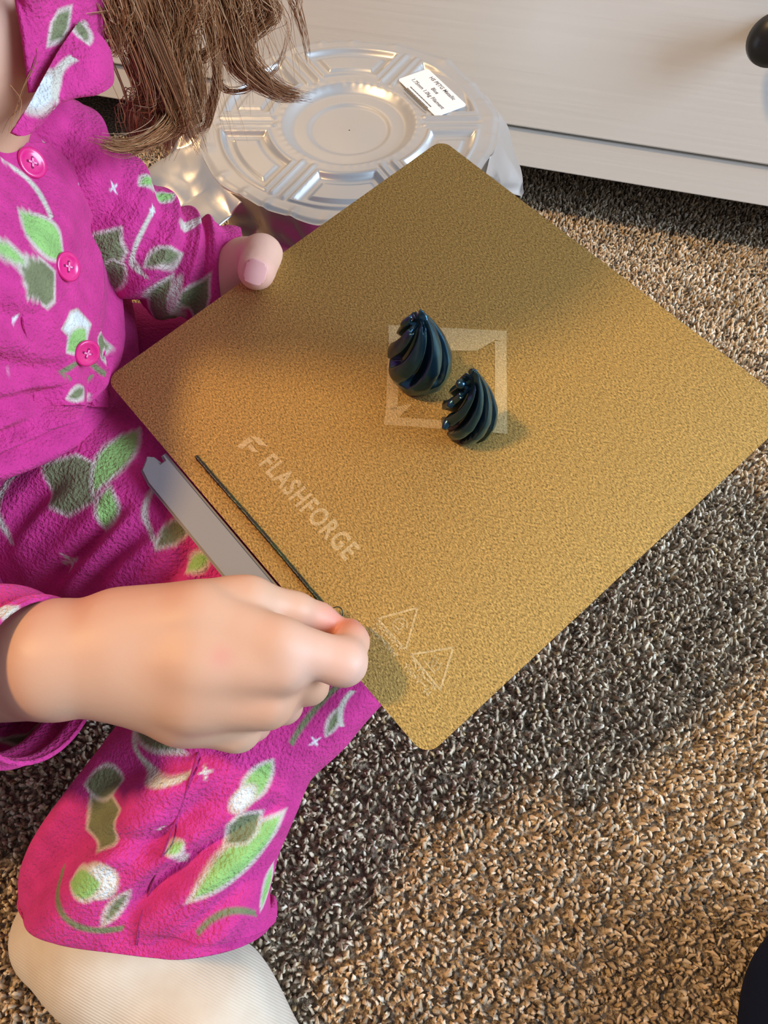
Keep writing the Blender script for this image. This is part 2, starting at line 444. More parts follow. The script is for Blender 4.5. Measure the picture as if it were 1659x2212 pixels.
EH = .00010
def mark(name, polys, parent=plate, m='etch', h=EH):
    bm = bmesh.new()
    for P in polys:
        vv = [bm.verts.new((x, y, h)) for x, y in P]
        try: bm.faces.new(vv)
        except Exception: pass
    bmesh.ops.recalc_face_normals(bm, faces=bm.faces[:])
    for f in bm.faces:
        if f.normal.z < 0: f.normal_flip()
    me = bpy.data.meshes.new(name); bm.to_mesh(me); bm.free()
    return link(name, me, M[m], parent)
def stroke(pts, w):
    pts = [np.array(p) for p in pts]; out = []
    for a, b in zip(pts[:-1], pts[1:]):
        d = unit(b - a); nn = np.array([-d[1], d[0]]) * w / 2
        out.append([a - nn - d * w * .4, b - nn + d * w * .4, b + nn + d * w * .4, a + nn - d * w * .4])
    return out
P2 = lambda *ps: [pst(*p) for p in ps]
# square ghost mark in the middle
mark('square_mark', [
    P2((839, 702), (1095, 715), (1094, 738), (1069, 735), (1030, 758), (866, 757), (840, 757)),
    P2((1069, 737), (1094, 738), (1096, 937), (1069, 935)),
    P2((838, 757), (866, 757), (858, 884), (834, 884)),
    P2((834, 884), (890, 872), (862, 902), (1069, 915), (1069, 935), (829, 917))])
# writing
def text_mesh(txt, size, bold=0.0, xs=1.0, spacing=1.0):
    cu = bpy.data.curves.new('t', 'FONT'); cu.body = txt; cu.size = size; cu.offset = bold; cu.space_character = spacing
    cu.resolution_u = 3
    o = bpy.data.objects.new('t', cu); COL.objects.link(o)
    dg = bpy.context.evaluated_depsgraph_get(); me = bpy.data.meshes.new_from_object(o.evaluated_get(dg))
    bpy.data.objects.remove(o); bpy.data.curves.remove(cu)
    if xs != 1.0:
        for v in me.vertices: v.co.x *= xs
    return me
a, b = np.array(pst(556, 1003)), np.array(pst(752, 1207))
me = text_mesh('FLASHFORGE', .0125, .00035, 1.0, 1.15)
wid = max(v.co.x for v in me.vertices)
sc = (b[0] - a[0]) / wid
for v in me.vertices: v.co.x *= sc
tx = link('brand_lettering', me, M['etch'], plate); tx.location = (a[0], (a[1] + b[1]) / 2 - .0005, EH)
c0 = np.array(pst(546, 965)); s = .0048
mark('brand_emblem', [[(c0[0] + x * s, c0[1] + y * s) for x, y in P] for P in (
    [(-1.1, .55), (-.35, 1.1), (1.0, 1.1), (.25, .55)], [(-1.1, .4), (-.5, .4), (-.5, -.9), (-1.1, -1.2)],
    [(-.35, .05), (.9, .05), (.35, -.4), (-.35, -.4)])])
def tri_sign(v3, icon):
    T = [np.array(pst(*p)) for p in v3]
    polys = stroke(T + [T[0]], .0009)
    cc = sum(T) / 3; ex = unit(T[1] - T[0]); ey = np.array([-ex[1], ex[0]])
    loc = lambda x, y: cc + ex * x + ey * y
    if icon == 0:
        polys += stroke([loc(.0030 * math.cos(a), .0030 * math.sin(a)) for a in np.linspace(.5, 5.6, 12)], .0006)
        polys += stroke([loc(-.0012, .0006), loc(.0012, .0012), loc(.0012, -.001)], .0006) + stroke([loc(-.001, -.0016), loc(.001, -.0016)], .0006)
    else:
        for dx in (-.0020, .0, .0020):
            polys += stroke([loc(dx + .0006 * math.sin(q * 5), -.0018 + .0042 * q) for q in np.linspace(0, 1, 9)], .0006)
        polys += stroke([loc(-.0032, -.0026), loc(.0032, -.0026)], .0006)
    for row in (0, 1):        # worn caption under the sign: only short unreadable dashes survive
        y = -.0062 - row * .0032; x = -.0072
        while x < .0072:
            L_ = random.uniform(.0007, .0020)
            polys += stroke([loc(x, y + random.uniform(-.0006, .0006)), loc(x + L_, y + random.uniform(-.0009, .0009))], .0007)
            if random.random() < .7: polys += stroke([loc(x + L_ / 2, y - .0010), loc(x + L_ / 2 + .0003, y + .0010)], .0006)
            x += L_ + .0007
    mark('warning_sign', polys)
tri_sign(((815, 1337), (876, 1404), (902, 1313)), 0)
tri_sign(((888, 1414), (951, 1490), (979, 1399)), 1)

# =================================================================== FILAMENT STRAND
def tube(path, r, ns=8, n=None):
    P = catmull(path, n or len(path) * 6); R = np.full(len(P), r) if np.isscalar(r) else catmull(np.array(r)[:, None], len(P))[:, 0]
    T = np.gradient(P, axis=0); T /= np.linalg.norm(T, axis=1)[:, None]
    ref = np.array([.31, .22, .92]); E1 = np.cross(T, ref); E1 /= np.linalg.norm(E1, axis=1)[:, None]; E2 = np.cross(T, E1)
    th = np.linspace(0, 2 * np.pi, ns, endpoint=False)
    V = P[:, None] + R[:, None, None] * (np.cos(th)[None, :, None] * E1[:, None] + np.sin(th)[None, :, None] * E2[:, None])
    V = V.reshape(-1, 3); F = grid_faces(len(P), ns, True)
    nV = len(V); V = np.concatenate([V, P[:1], P[-1:]]); j = np.arange(ns)
    T3 = np.concatenate([np.stack([np.full(ns, nV), (j + 1) % ns, j], 1), np.stack([np.full(ns, nV + 1), nV - ns + j, nV - ns + (j + 1) % ns], 1)])
    return V, F, T3
def on_plate(px, py, h): return pw(*pst(px, py), h)
sp = [on_plate(x, y, .0008) for x, y in ((425, 988), (480, 1052), (540, 1120), (600, 1190), (660, 1262), (700, 1308), (724, 1335))]
V1, F1, T1 = tube(sp, .0009, 8, 220)
j = rng.normal(0, .00010, V1.shape); V1 = V1 + j
lp = [on_plate(x, y, h) for x, y, h in ((705, 1316, .0018), (718, 1320, .004), (732, 1317, .005), (741, 1322, .005), (743, 1331, .004), (738, 1341, .003))]
V2, F2, T2 = tube(lp, .00028, 6, 60)
fs = put('filament_strand', np.concatenate([V1, V2]), [np.concatenate([F1, F2 + len(V1)]), np.concatenate([T1, T2 + len(V1)])], M['strand'])
tag(fs, 'thin black strand of filament lying along the gold plate, pinched in the fingers', 'filament')

# =================================================================== SPIRAL PRINTS
def spiral_print(base_px, R, H, name, seed, full):
    c = pw(*pst(*base_px)); ax = PN
    ex = unit(PX - PY * .2); ex = unit(ex - (ex @ ax) * ax); ey = np.cross(ax, ex)
    nz, nt = 72, 216; N = 6 if full else 8
    z = np.linspace(0, 1, nz)[:, None]; th = np.linspace(0, 2 * np.pi, nt, endpoint=False)[None]
    # onion outline: bulging low, drawn to a tip
    prof = np.interp(z, [0, .06, .2, .35, .55, .75, .9, 1.0], [.80, .93, 1.0, .95, .74, .48, .26, .12])
    ph = th * N - N * (2.3 * z ** .9)                       # helix
    rib = .5 + .5 * np.cos(ph)
    groove = np.clip(((.36 if full else .46) - rib) / .22, 0, 1); groove = groove * groove * (3 - 2 * groove)
    dep = .42 if full else .55
    start = np.clip((z - (.16 if full else -.2)) / .10, 0, 1)
    r = R * prof * (1 - dep * groove * start * np.clip((1.02 - z) / .1, .35, 1))
    r = r * (1 + .05 * (rib - .5))
    # uneven, slanted rib ends at the top
    rid = np.floor(((ph / (2 * np.pi)) % N + N) % N).astype(int) % N
    rr = np.random.default_rng(seed); cut = rr.uniform(-.07, .05, N)
    vdir = unit(RGT * .8 + UPV * .6); a_r = math.atan2(vdir @ ey, vdir @ ex)
    lim = .90 + (.10 if full else .13) * np.cos(th - a_r) + cut[rid] + 0 * z
    zz = np.minimum(z, lim) * H
    r = np.where(z > lim + .001, r * np.clip(1 - (z - lim) * 9, .2, 1), r)
    P = c + (r * np.cos(th))[..., None] * ex + (r * np.sin(th))[..., None] * ey + zz[..., None] * ax
    V = np.concatenate([P.reshape(-1, 3), [c], [c + ax * H * .9]])
    F = grid_faces(nz, nt, True); j = np.arange(nt); n = nz * nt
    T = np.concatenate([np.stack([np.full(nt, n), (j + 1) % nt, j], 1), np.stack([np.full(nt, n + 1), n - nt + j, n - nt + (j + 1) % nt], 1)])
    root = empty(name, c)
    put('body', V, [F, T], M['silk'], root)
    # broken rib tips
    tips = ((a_r + 2.4, .86, .96),) if full else ((a_r + 2.55, .80, .82), (a_r + 2.75, .58, .55), (a_r + 2.95, .34, .30))
    for a0, za, zb in tips:
        pts = []
        for q in np.linspace(0, 1, 6):
            zq = za - .10 + (zb - za + .10) * q; aa = a0 + .5 * q
            rad = R * np.interp(min(zq, 1), [0, .06, .2, .35, .55, .75, .9, 1.0], [.80, .93, 1.0, .95, .74, .48, .26, .12]) * (.95 if full else 1.04) + (.0006 if full else .002 * q)
            if not full: zq = za + (zb - za) * q; aa = a0 + .25 * q; rad = R * np.interp(za, [0, .2, .35, .55, .75, 1], [.8, 1, .95, .74, .48, .12]) * (.55 + .68 * q)
            pts.append(c + rad * math.cos(aa) * ex + rad * math.sin(aa) * ey + zq * H * ax)
        Vt, Ft, Tt = tube(pts, [.0006, .0014, .0017, .0016, .0013, .0007] if full else [.0012, .0019, .0021, .0021, .0018, .0011], 10, 24)
        put('rib_tip', Vt, [Ft, Tt], M['silk'], root)
    return root
tag(spiral_print((908, 806), .0152, .047, 'spiral_print', 3, True), 'larger dark blue green spiral print with a solid round base on the plate', '3d print', 'two spiral prints on the plate')
tag(spiral_print((1012, 918), .0126, .045, 'spiral_print', 5, False), 'smaller dark blue green spiral print with open ribs down one side', '3d print', 'two spiral prints on the plate')

# =================================================================== SEALED SPOOL
SC = CAM + camvec(-.0243, -.2707, .5007)
SN = unit(.4806 * UPV - .877 * FWD)
SX = unit(RGT - (RGT @ SN) * SN); SY = np.cross(SN, SX)
spool = empty('sealed_filament_spool', (SC[0], SC[1], 0))
tag(spool, 'filament spool vacuum sealed in a silver foil bag beside the dresser', 'filament spool')
def spool_top():
    nr, nt = 150, 480
    r = np.concatenate([np.linspace(.0005, .042, 40), np.linspace(.0425, .052, 30), np.linspace(.0525, .103, 80)]); nr = len(r)
    th = np.linspace(0, 2 * np.pi, nt, endpoint=False)
    Rr, Th = np.meshgrid(r, th, indexing='ij')
    sm = lambda x, a, b: (lambda t: t * t * (3 - 2 * t))(np.clip((x - a) / (b - a), 0, 1))
    h = np.zeros_like(Rr)
    h -= .0050 * (1 - sm(Rr, .0385, .0475)) ; h += .0015 * (1 - sm(Rr, .022, .030)) * 0 - .0015 * (1 - sm(Rr, .026, .030))
    ruff = np.sin(Th * 46 + 2 * np.sin(Th * 5)) * np.exp(-((Rr - .047) / .003) ** 2) * .00012
    h += ruff
    d6 = (Th + np.pi / 6) % (np.pi / 3) - np.pi / 6            # angle from the nearest spoke
    lat = np.abs(d6) * Rr
    inann = sm(Rr, .049, .054) * (1 - sm(Rr, .088, .093))
    # spoke: two ridges with a channel
    h += inann * .0014 * (np.exp(-((lat - .0045) / .0014) ** 2) - .6 * np.exp(-(lat / .002) ** 2))
    # window panel pressed in between the spokes
    rad = np.clip(np.minimum(Rr - .056, .089 - Rr), -1, 1); ang = Rr * np.pi / 6 - lat - .0 ; ang2 = (np.pi / 6 - np.abs(((Th) % (np.pi / 3)) - np.pi / 6)) * Rr
    inner = np.minimum(rad, lat - .0095)
    h += -.0026 * sm(inner, 0, .0045) + .0012 * np.exp(-((inner - .0005) / .0016) ** 2) + .0018 * sm(inner, .007, .010)
    lc0 = onplane(934, 200, SC, SN) - SC; dl = np.hypot(Rr * np.cos(Th) - lc0 @ SX, Rr * np.sin(Th) - lc0 @ SY)
    h = np.where(Rr > .05, h * np.clip((dl - .021) / .009, 0, 1), h)
    # crinkled rim
    nz = sines(11, 10, 60, 220)
    PP = np.stack([Rr * np.cos(Th), Rr * np.sin(Th), 0 * Rr], -1).reshape(-1, 3)
    wob = nz(PP).reshape(Rr.shape)
    h += sm(Rr, .090, .103) * (.0012 * wob + .0010 * np.maximum(0, np.sin(Th * 23 + 3 * np.sin(3 * Th))) ** 4) - .0012 * sm(Rr, .098, .103)
    h += .0004 * wob
    rho = Rr * (1 + .012 * sm(Rr, .085, .103) * np.sin(Th * 7 + 1.3) + .006 * sm(Rr, .09, .103) * np.sin(Th * 17))
    P = SC + (rho * np.cos(Th))[..., None] * SX + (rho * np.sin(Th))[..., None] * SY + h[..., None] * SN
    return P, th
Pt, th_s = spool_top()
nr_, nt_ = Pt.shape[:2]
put('spool_face', Pt.reshape(-1, 3), grid_faces(nr_, nt_, True), M['foil_disc'], spool)
# gathered foil below the rim down to the floor
def crumple(seed, amp, f0, f1):
    a, b = sines(seed, 8, f0, f1), sines(seed + 1, 8, f0, f1)
    return lambda P: amp * (np.abs(a(P)) - .35 + .5 * np.abs(b(P * 1.7)))
def skirt():
    n = 70; edge = Pt[-1]; V = []
    cr = crumple(21, .010, 55, 150); bt = SC - .06 * SN
    for i in range(n):
        q = i / (n - 1)
        base = edge * (1 - q) + np.stack([edge[:, 0], edge[:, 1], np.full(len(edge), .006)], 1) * q
        out = unit(SC * 0 + 1); rad = (edge - SC); rad[:, 2] = 0; rad /= np.linalg.norm(rad, axis=1)[:, None]
        amt = (-.010 * math.sin(min(1, q * 3) * math.pi / 2) + .020 * max(0, q - .55))
        disp = cr(base) * min(1, q * 5)
        V.append(base + rad * (amt + disp)[:, None] if np.ndim(disp) else base + rad * amt)
    return np.array(V)
Sk = skirt()
put('foil_side', Sk.reshape(-1, 3), grid_faces(Sk.shape[0], Sk.shape[1], True), M['foil'], spool)
def sheet_from(cols, nu, nv, seed, amp, f0=50, f1=160, m='foil', name='bag_flap', parent=spool):
    """cols: list of rails, each a list of points; crumpled loose sheet"""
    rails = np.array([catmull(c, nv) for c in cols]); G = np.array([catmull(rails[:, j], nu) for j in range(nv)]).transpose(1, 0, 2)
    du = np.gradient(G, axis=0); dv = np.gradient(G, axis=1); N = np.cross(du, dv); N /= np.maximum(np.linalg.norm(N, axis=2), 1e-9)[..., None]
    q = np.linspace(0, 1, nu)[:, None]
    d = crumple(seed, amp, f0, f1)(G.reshape(-1, 3)).reshape(nu, nv) * np.minimum(1, q * 4)
    G = G + N * d[..., None]
    o = put(name, G.reshape(-1, 3), grid_faces(nu, nv), M[m], parent); solidify(o, .0004, 0); return o
def rim(px, py): return onplane(px, py, SC, SN)
sheet_from([[rim(452, 250) - SN * .002, rim(446, 310) - SN * .002, rim(470, 380) - SN * .003, rim(520, 425) - SN * .004],
            [at(400, 285, .50), at(395, 345, .50), at(425, 420, .485), at(490, 470, .47)],
            [at(355, 335, .51), at(350, 372, .50), at(385, 450, .485), at(450, 520, .47)],
            [at(300, 372, .53), at(310, 405, .52), at(345, 480, .50), at(420, 560, .48)]], 60, 60, 31, .007, 30, 100)
sheet_from([[rim(1005, 175) - SN * .002, rim(1050, 232) - SN * .002, rim(1064, 300) - SN * .002, rim(1050, 372) - SN * .003],
            [at(1045, 205, .545), at(1088, 262, .53), at(1092, 330, .515), at(1070, 392, .50)],
            [at(1062, 225, .57), at(1112, 322, .55), at(1118, 378, .535), at(1088, 410, .52)],
            [at(1070, 260, .60), at(1122, 355, .575), at(1135, 402, .56), at(1127, 428, .545)]], 60, 50, 41, .006, 30, 90)
# label
lt, lr, lb, ll = [onplane(x, y, SC + SN * .0012, SN) for x, y in ((926.5, 150.6), (1011.7, 229.8), (940, 251), (856.5, 169))]
lx = unit((lr - lt) + (lb - ll)); ly = unit(np.cross(SN, lx)); lc = (lt + lr + lb + ll) / 4
lw = np.linalg.norm(lr - lt) / 2; lh = abs((lt - ll) @ ly) / 2
lab = bpy.data.objects.new('label', prism(rrect(-lw, lw, -lh, lh, .0025), -.0002, .0001)); COL.objects.link(lab)
lab.data.materials.append(M['label']); lab.parent = spool
lab.matrix_local = Matrix(((lx[0], ly[0], SN[0], lc[0] - spool.location[0]), (lx[1], ly[1], SN[1], lc[1] - spool.location[1]), (lx[2], ly[2], SN[2], lc[2]), (0, 0, 0, 1)))
lab['label'] = 'white paper label printed with grey text'
y = lh * .58
for txt, size, bold in (('HS PETG Metallic', .0044, .00006), ('Blue', .0044, .00006), ('1.75mm 1.0kg Filament', .0044, .00006)):
    me = text_mesh(txt, size, bold); wd = max(v.co.x for v in me.vertices)
    t = link('printed_text', me, M['ink'], lab); t.location = (-wd / 2, y, .0002); y -= .0062
    if txt == 'Blue': pass
polys = []
for row in range(3):
    yy = y + .0012 - row * .0027; x = -lw * .50
    while x < lw * .50:
        L_ = random.uniform(.0015, .004); polys += stroke([(x, yy), (x + L_, yy)], .0008); x += L_ + .0009
mark('fine_print', polys, lab, 'ink', .0002)

# =================================================================== CHILD
child = empty('person', (-.25, .27, 0))
tag(child, 'child in pink printed pyjamas sitting cross-legged, holding a gold plate in both hands', 'person')

# ---- printed fleece: colours of the print are laid on the cloth around anchor points
PINK = np.array([.60, .042, .25]); OLIVE = np.array([.20, .22, .115]); GREEN = np.array([.30, .54, .17]); WHITE = np.array([.72, .76, .78]); PALE = np.array([.62, .58, .50])
def paint(V, F, motifs, extra=None):
    bv = bvh_of(V, F); cols = np.tile(PINK, (len(V), 1))
    nz = sines(5, 8, 300, 700)(V) * .12
    for kind, px, py, ang, a, b, col in motifs:
        p, n = hit(bv, px, py)
        if p is None: continue
        d = (p - CAM) @ FWD
        ex = RGT - (RGT @ n) * n; ex = unit(ex); ey = np.cross(n, ex)
        ex2 = math.cos(ang) * ex + math.sin(ang) * ey; ey2 = -math.sin(ang) * ex + math.cos(ang) * ey
        A, B = a * d / FPX, b * d / FPX
        q = V - p; near = np.linalg.norm(q, axis=1) < max(A, B) * 1.6 + .006
        idx = np.nonzero(near)[0]; q = q[idx]; wv = np.abs(q @ n)
        x, y = q @ ex2 / A, q @ ey2 / B; sc = min(A, B)
        if kind == 'leaf': s = (np.abs(y) - (1 - x * x)) * B * .7
        elif kind == 'ell': s = (np.sqrt(x * x + y * y) - 1) * sc
        elif kind == 'kite': s = np.maximum(np.abs(x) * .8 + np.abs(y + .1 * x) * .75 - .9, np.abs(y) - .85) * sc
        elif kind == 'arc': s = np.where(np.abs(x) < 1, np.abs(y - (.5 - x * x)) * abs(B) * .75 - .0011, 1)
        elif kind == 'star':
            th = np.arctan2(y, x); s = (np.sqrt(x * x + y * y) - (.3 + .7 * np.abs(np.cos(2 * th)) ** 5)) * sc
        s = np.where(wv > .03, 1, s) + nz[idx] * .0012
        edge = .0014 if kind in ('leaf', 'ell', 'kite') else 0
        f = np.clip(.5 - s / .0010, 0, 1)[:, None]; g = np.clip(.5 - (s - edge) / .0010, 0, 1)[:, None]
        if edge: cols[idx] = cols[idx] * (1 - g * .85) + PALE * g * .85
        cols[idx] = cols[idx] * (1 - f) + np.array(col) * f
    return cols * (1 + nz[:, None])

def creases(V, segs):
    out = np.zeros(len(V))
    for x0, y0, x1, y1, d, dep, wd in segs:
        A_, B_ = at(x0, y0, d), at(x1, y1, d); v = B_ - A_; vu = unit(v)
        up_ = unit(np.cross(vu, -FWD))                       # across the crease, in the picture plane
        q = V - A_; t = (q @ v) / (v @ v); x = (q @ up_) / wd + .35 * np.sin(t * 5 + x0)
        m_ = np.clip(1 - np.abs(t - .5) * 2, 0, 1) ** .6 * ((q @ FWD) < .028)
        out += dep * m_ * (-1.0 * np.exp(-x * x) + .75 * np.exp(-((x - 1.7) / 1.1) ** 2) + .35 * np.exp(-((x + 1.7) / 1.1) ** 2))
    return out
# ---- torso (shirt body)
tz = np.array([.140, .150, .165, .19, .23, .27, .300, .322, .338])
tpath = np.stack([np.interp(tz, [.075, .15, .20, .27, .338], [-.250, -.240, -.232, -.222, -.205]), np.full(len(tz), .285), tz], 1)
trx = [.086, .093, .095, .092, .086, .080, .060, .044, .034]
try_ = [.112, .118, .119, .118, .116, .114, .104, .080, .058]
fa, fb = sines(61, 8, 18, 45), sines(62, 8, 40, 90)
def tdisp(U, Wn, V):
    P = V.reshape(-1, 3)
    d = .005 * fa(P * [1, 1, 1.6]) + .0030 * fb(P)
    z = P[:, 2]; sag = .0055 * np.sin(z * 210 + 4 * fa(P)) * np.exp(-((z - .16) / .03) ** 2)
    cr_ = creases(P, [(-20, 985, 235, 875, .33, .006, .0045), (-10, 930, 240, 830, .33, .005, .0045), (-20, 860, 150, 800, .32, .004, .004), (100, 420, 190, 560, .30, .003, .004), (0, 740, 130, 700, .31, .003, .0045)])
    return (d + sag + cr_).reshape(U.shape)
nU, nV = 200, 350
Vt = loft(tpath, trx, try_, (1, 0, 0), nU, nV, tdisp, 2.3); Ft = grid_faces(nU, nV, True)
Vt[:, 2] += np.clip(.30 - Vt[:, 1], 0, .2) * .42 * np.clip((.22 - Vt[:, 2]) / .07, 0, 1)
tb = bvh_of(Vt, Ft)
shirt_motifs = [
    ('leaf', 95, 512, -.25, 62, 40, GREEN), ('kite', 84, 605, .5, 46, 62, OLIVE),
    ('ell', 118, 318, .3, 40, 30, GREEN), ('ell', 138, 292, 1.1, 30, 20, WHITE), ('ell', 96, 268, 1.2, 26, 17, WHITE),
    ('arc', 60, 410, -.3, 70, 40, PALE), ('kite', 165, 705, .5, 42, 34, WHITE), ('leaf', 165, 735, .3, 36, 22, GREEN),
    ('arc', 170, 800, .45, 85, -45, OLIVE), ('star', 172, 400, .2, 16, 16, WHITE), ('star', 30, 690, .2, 13, 13, WHITE),
    ('leaf', 20, 545, .1, 40, 16, GREEN), ('kite', 215, 740, .4, 30, 20, OLIVE), ('leaf', 165, 850, .2, 20, 10, OLIVE), ('star', 20, 800, 0, 12, 12, WHITE)]
shirt = put('pyjama_shirt', Vt, Ft, M['fleece'], child, paint(Vt, Ft, shirt_motifs))
shirt['label'] = 'pink fleece pyjama shirt printed with green and olive shapes'

# front band with the buttons, lying on the shirt body
def band():
    E = [(92, 318), (150, 372), (186, 440), (180, 500), (204, 555), (210, 630), (200, 690), (215, 760), (222, 800), (226, 885)]
    rails = []
    for x, y in E:
        row = []
        for off in np.linspace(0, 150, 16):
            p, n = hit(tb, x - off, y - off * .10)
            if p is None: p, n = row[-1][0] - .001 * RGT, row[-1][1]
            row.append((p, n))
        rails.append([p + n * (.0030 - .0045 * i / 15) for i, (p, n) in enumerate(row)])
    G = np.array([catmull(r, 90) for r in rails]); G = np.array([catmull(G[:, j], 260) for j in range(90)]).transpose(1, 0, 2)
    V = G.reshape(-1, 3); F = grid_faces(260, 90)
    o = put('front_band', V, F, M['fleece'], shirt, paint(V, F, shirt_motifs)); solidify(o, .0016, 0)
    return bvh_of(V, F)
bb = band()
def button(px, py, r=.0062):
    p, n = hit(bb, px, py)
    if p is None: p, n = hit(tb, px, py)
    n = unit(n + .55 * unit(CAM - p)); p = p + n * .0012
    ex = unit(np.cross(n, [0, 0, 1.])); ey = np.cross(n, ex)
    prof = [(-.0012, r * .5), (0, r * .9), (.0008, r), (.0016, r), (.0021, r * .9), (.0016, r * .72), (.0013, r * .4), (.0013, .0002)]
    Vb, Fb = lathe(prof, 36); Fb = Fb[0]; nbase = len(Fb); hf_ = []
    for cx, cy, rad, zz in ((.0014, .0014, .0006, .00138), (-.0014, .0014, .0006, .00138), (-.0014, -.0014, .0006, .00138), (.0014, -.0014, .0006, .00138)):  # flat dark discs on the face, painting the shade inside the holes
        k0 = len(Vb); th = np.linspace(0, 2 * np.pi, 12, endpoint=False)
        Vb = np.concatenate([Vb, np.stack([cx + rad * np.cos(th), cy + rad * np.sin(th), np.full(12, zz)], 1), np.stack([cx + rad * .3 * np.cos(th), cy + rad * .3 * np.sin(th), np.full(12, zz)], 1)])
        hf_.append(grid_faces(2, 12, True) + k0)
    for sg in (1, -1):      # crossed stitches
        k0 = len(Vb); d1 = np.array([1, sg]) / 2 ** .5; d2 = np.array([-d1[1], d1[0]])
        for (a_, b_) in ((-.0018, -.0004), (.0018, -.0004), (.0018, .0004), (-.0018, .0004)):
            Vb = np.concatenate([Vb, [[*(d1 * a_ + d2 * b_), .0018]]])
        hf_.append(np.array([[k0, k0 + 1, k0 + 2, k0 + 3]]))
    V = p + n * .0006 + Vb[:, :1] * ex + Vb[:, 1:2] * ey + Vb[:, 2:3] * n
    b = put('button', V, np.concatenate([Fb] + hf_), M['button'], shirt)
    b.data.materials.append(M['hole_shade']); b.data.materials.append(M['thread'])
    for q in b.data.polygons:
        if q.index >= nbase + 48: q.material_index = 2
        elif q.index >= nbase: q.material_index = 1
for x, y in ((62, 355), (137, 576), (181, 758)): button(x, y)

# collar flaps
def patch(rows, nu, nv, name, motifs, th=.0018, parent=shirt, m='fleece'):
    R = np.array([catmull(r, nv) for r in rows]); G = np.array([catmull(R[:, j], nu) for j in range(nv)]).transpose(1, 0, 2)
    V = G.reshape(-1, 3); V = V + .0012 * sines(77, 6, 60, 140)(V)[:, None] * np.array([.5, -.4, .6]); F = grid_faces(nu, nv)
    o = put(name, V, F, M[m], parent, paint(V, F, motifs)); solidify(o, th, 0); return o
col_m = [('kite', 125, 55, .1, 42, 22, OLIVE), ('leaf', 175, 70, -1.0, 26, 12, OLIVE), ('ell', 90, 200, 1.15, 48, 18, WHITE), ('arc', 132, 165, 1.3, 60, 14, PALE)]
# inner stand of the collar (dark side), then the flap folded over it
patch([[at(20, -60, .262), at(60, -10, .265), at(150, -30, .285), at(260, -60, .31)],
       [at(38, 20, .268), at(85, 40, .275), at(170, 30, .295), at(245, 10, .32)],
       [at(52, 90, .272), at(95, 110, .282), at(165, 90, .300), at(232, 70, .325)],
       [at(66, 200, .278), at(85, 190, .286), at(120, 165, .300), at(180, 140, .325)]], 90, 90, 'collar_stand', col_m)
patch([[at(168, 50, .292), at(205, 70, .297), at(232, 110, .306), at(240, 150, .315)],
       [at(130, 105, .284), at(180, 130, .289), at(220, 165, .297), at(238, 185, .306)],
       [at(95, 165, .277), at(130, 185, .281), at(175, 197, .289), at(210, 203, .298)],
       [at(62, 225, .272), at(85, 240, .275), at(112, 228, .281), at(135, 215, .288)],
       [at(24, 285, .268), at(45, 293, .271), at(62, 285, .274), at(80, 272, .279)]], 120, 90, 'collar_flap', col_m)

# ---- sleeves
sf = sines(71, 6, 30, 70)
def fold_along(freq, amp, wob=.8, seed=3):
    s1 = sines(seed, 6, 20, 60)
    def fn(U, Wn, V):
        P = V.reshape(-1, 3); k = s1(P).reshape(U.shape)
        x = np.sin(U * freq + wob * np.cos(Wn + .8) * 1.8 + 2.2 * k)
        return amp * (np.abs(x) ** 1.5 * np.sign(x)) * np.minimum(1, (1 - U) * 8) + amp * .5 * k
    return fn
bz = lambda A_, B_, C_, D_, n_: [(1 - t) ** 3 * A_ + 3 * t * (1 - t) ** 2 * B_ + 3 * t * t * (1 - t) * C_ + t ** 3 * D_ for t in np.linspace(0, 1, n_)]
spth = bz(np.array([-.205, .352, .298]), at(225, 440, .366), at(300, 590, .405), at(506, 602, .417), 7)
nu, nv = 220, 260
Vs_ = loft(spth, [.036, .032, .030, .030, .030, .030, .029], [.036, .031, .030, .030, .030, .030, .028], (0, 1, .3), nu, nv, fold_along(46, .0029, 1.0, 8))
Fs_ = grid_faces(nu, nv, True)
slv_m = [('kite', 225, 540, .9, 48, 36, OLIVE), ('leaf', 250, 590, 1.2, 44, 20, OLIVE), ('arc', 310, 520, .6, 70, 30, PALE), ('leaf', 345, 555, .5, 34, 14, OLIVE),
         ('leaf', 345, 670, 1.15, 80, 26, OLIVE), ('ell', 375, 640, 1.1, 30, 9, PALE), ('kite', 430, 645, 1.1, 46, 22, OLIVE), ('star', 330, 455, 0, 13, 13, WHITE),
         ('star', 245, 405, .3, 14, 14, WHITE), ('leaf', 355, 425, 1.0, 26, 12, GREEN), ('leaf', 320, 390, 1.0, 22, 10, GREEN), ('ell', 400, 490, .9, 18, 6, PALE)]
so = put('sleeve', Vs_, Fs_, M['fleece'], shirt, paint(Vs_, Fs_, slv_m)); solidify(so, .0016, -1)
npth = [np.array([-.27, .165, .27]), np.array([-.285, .11, .19]), at(-420, 1440, .315), at(-120, 1450, .285), at(20, 1460, .270), at(92, 1466, .264)]
Vn_ = loft(npth, [.040, .044, .042, .036, .031, .030], [.040, .044, .042, .037, .0315, .0305], (0, 0, 1), 170, 240, fold_along(40, .0022, .9, 12))
Fn_ = grid_faces(170, 240, True)
ns_m = [('ell', 30, 1400, 1.4, 85, 45, GREEN), ('ell', 20, 1320, .3, 30, 12, PALE), ('kite', 60, 1600, 0, 40, 16, OLIVE), ('leaf', 10, 1500, .9, 34, 12, WHITE)]
so = put('sleeve', Vn_, Fn_, M['fleece'], shirt, paint(Vn_, Fn_, ns_m)); solidify(so, .0016, -1)

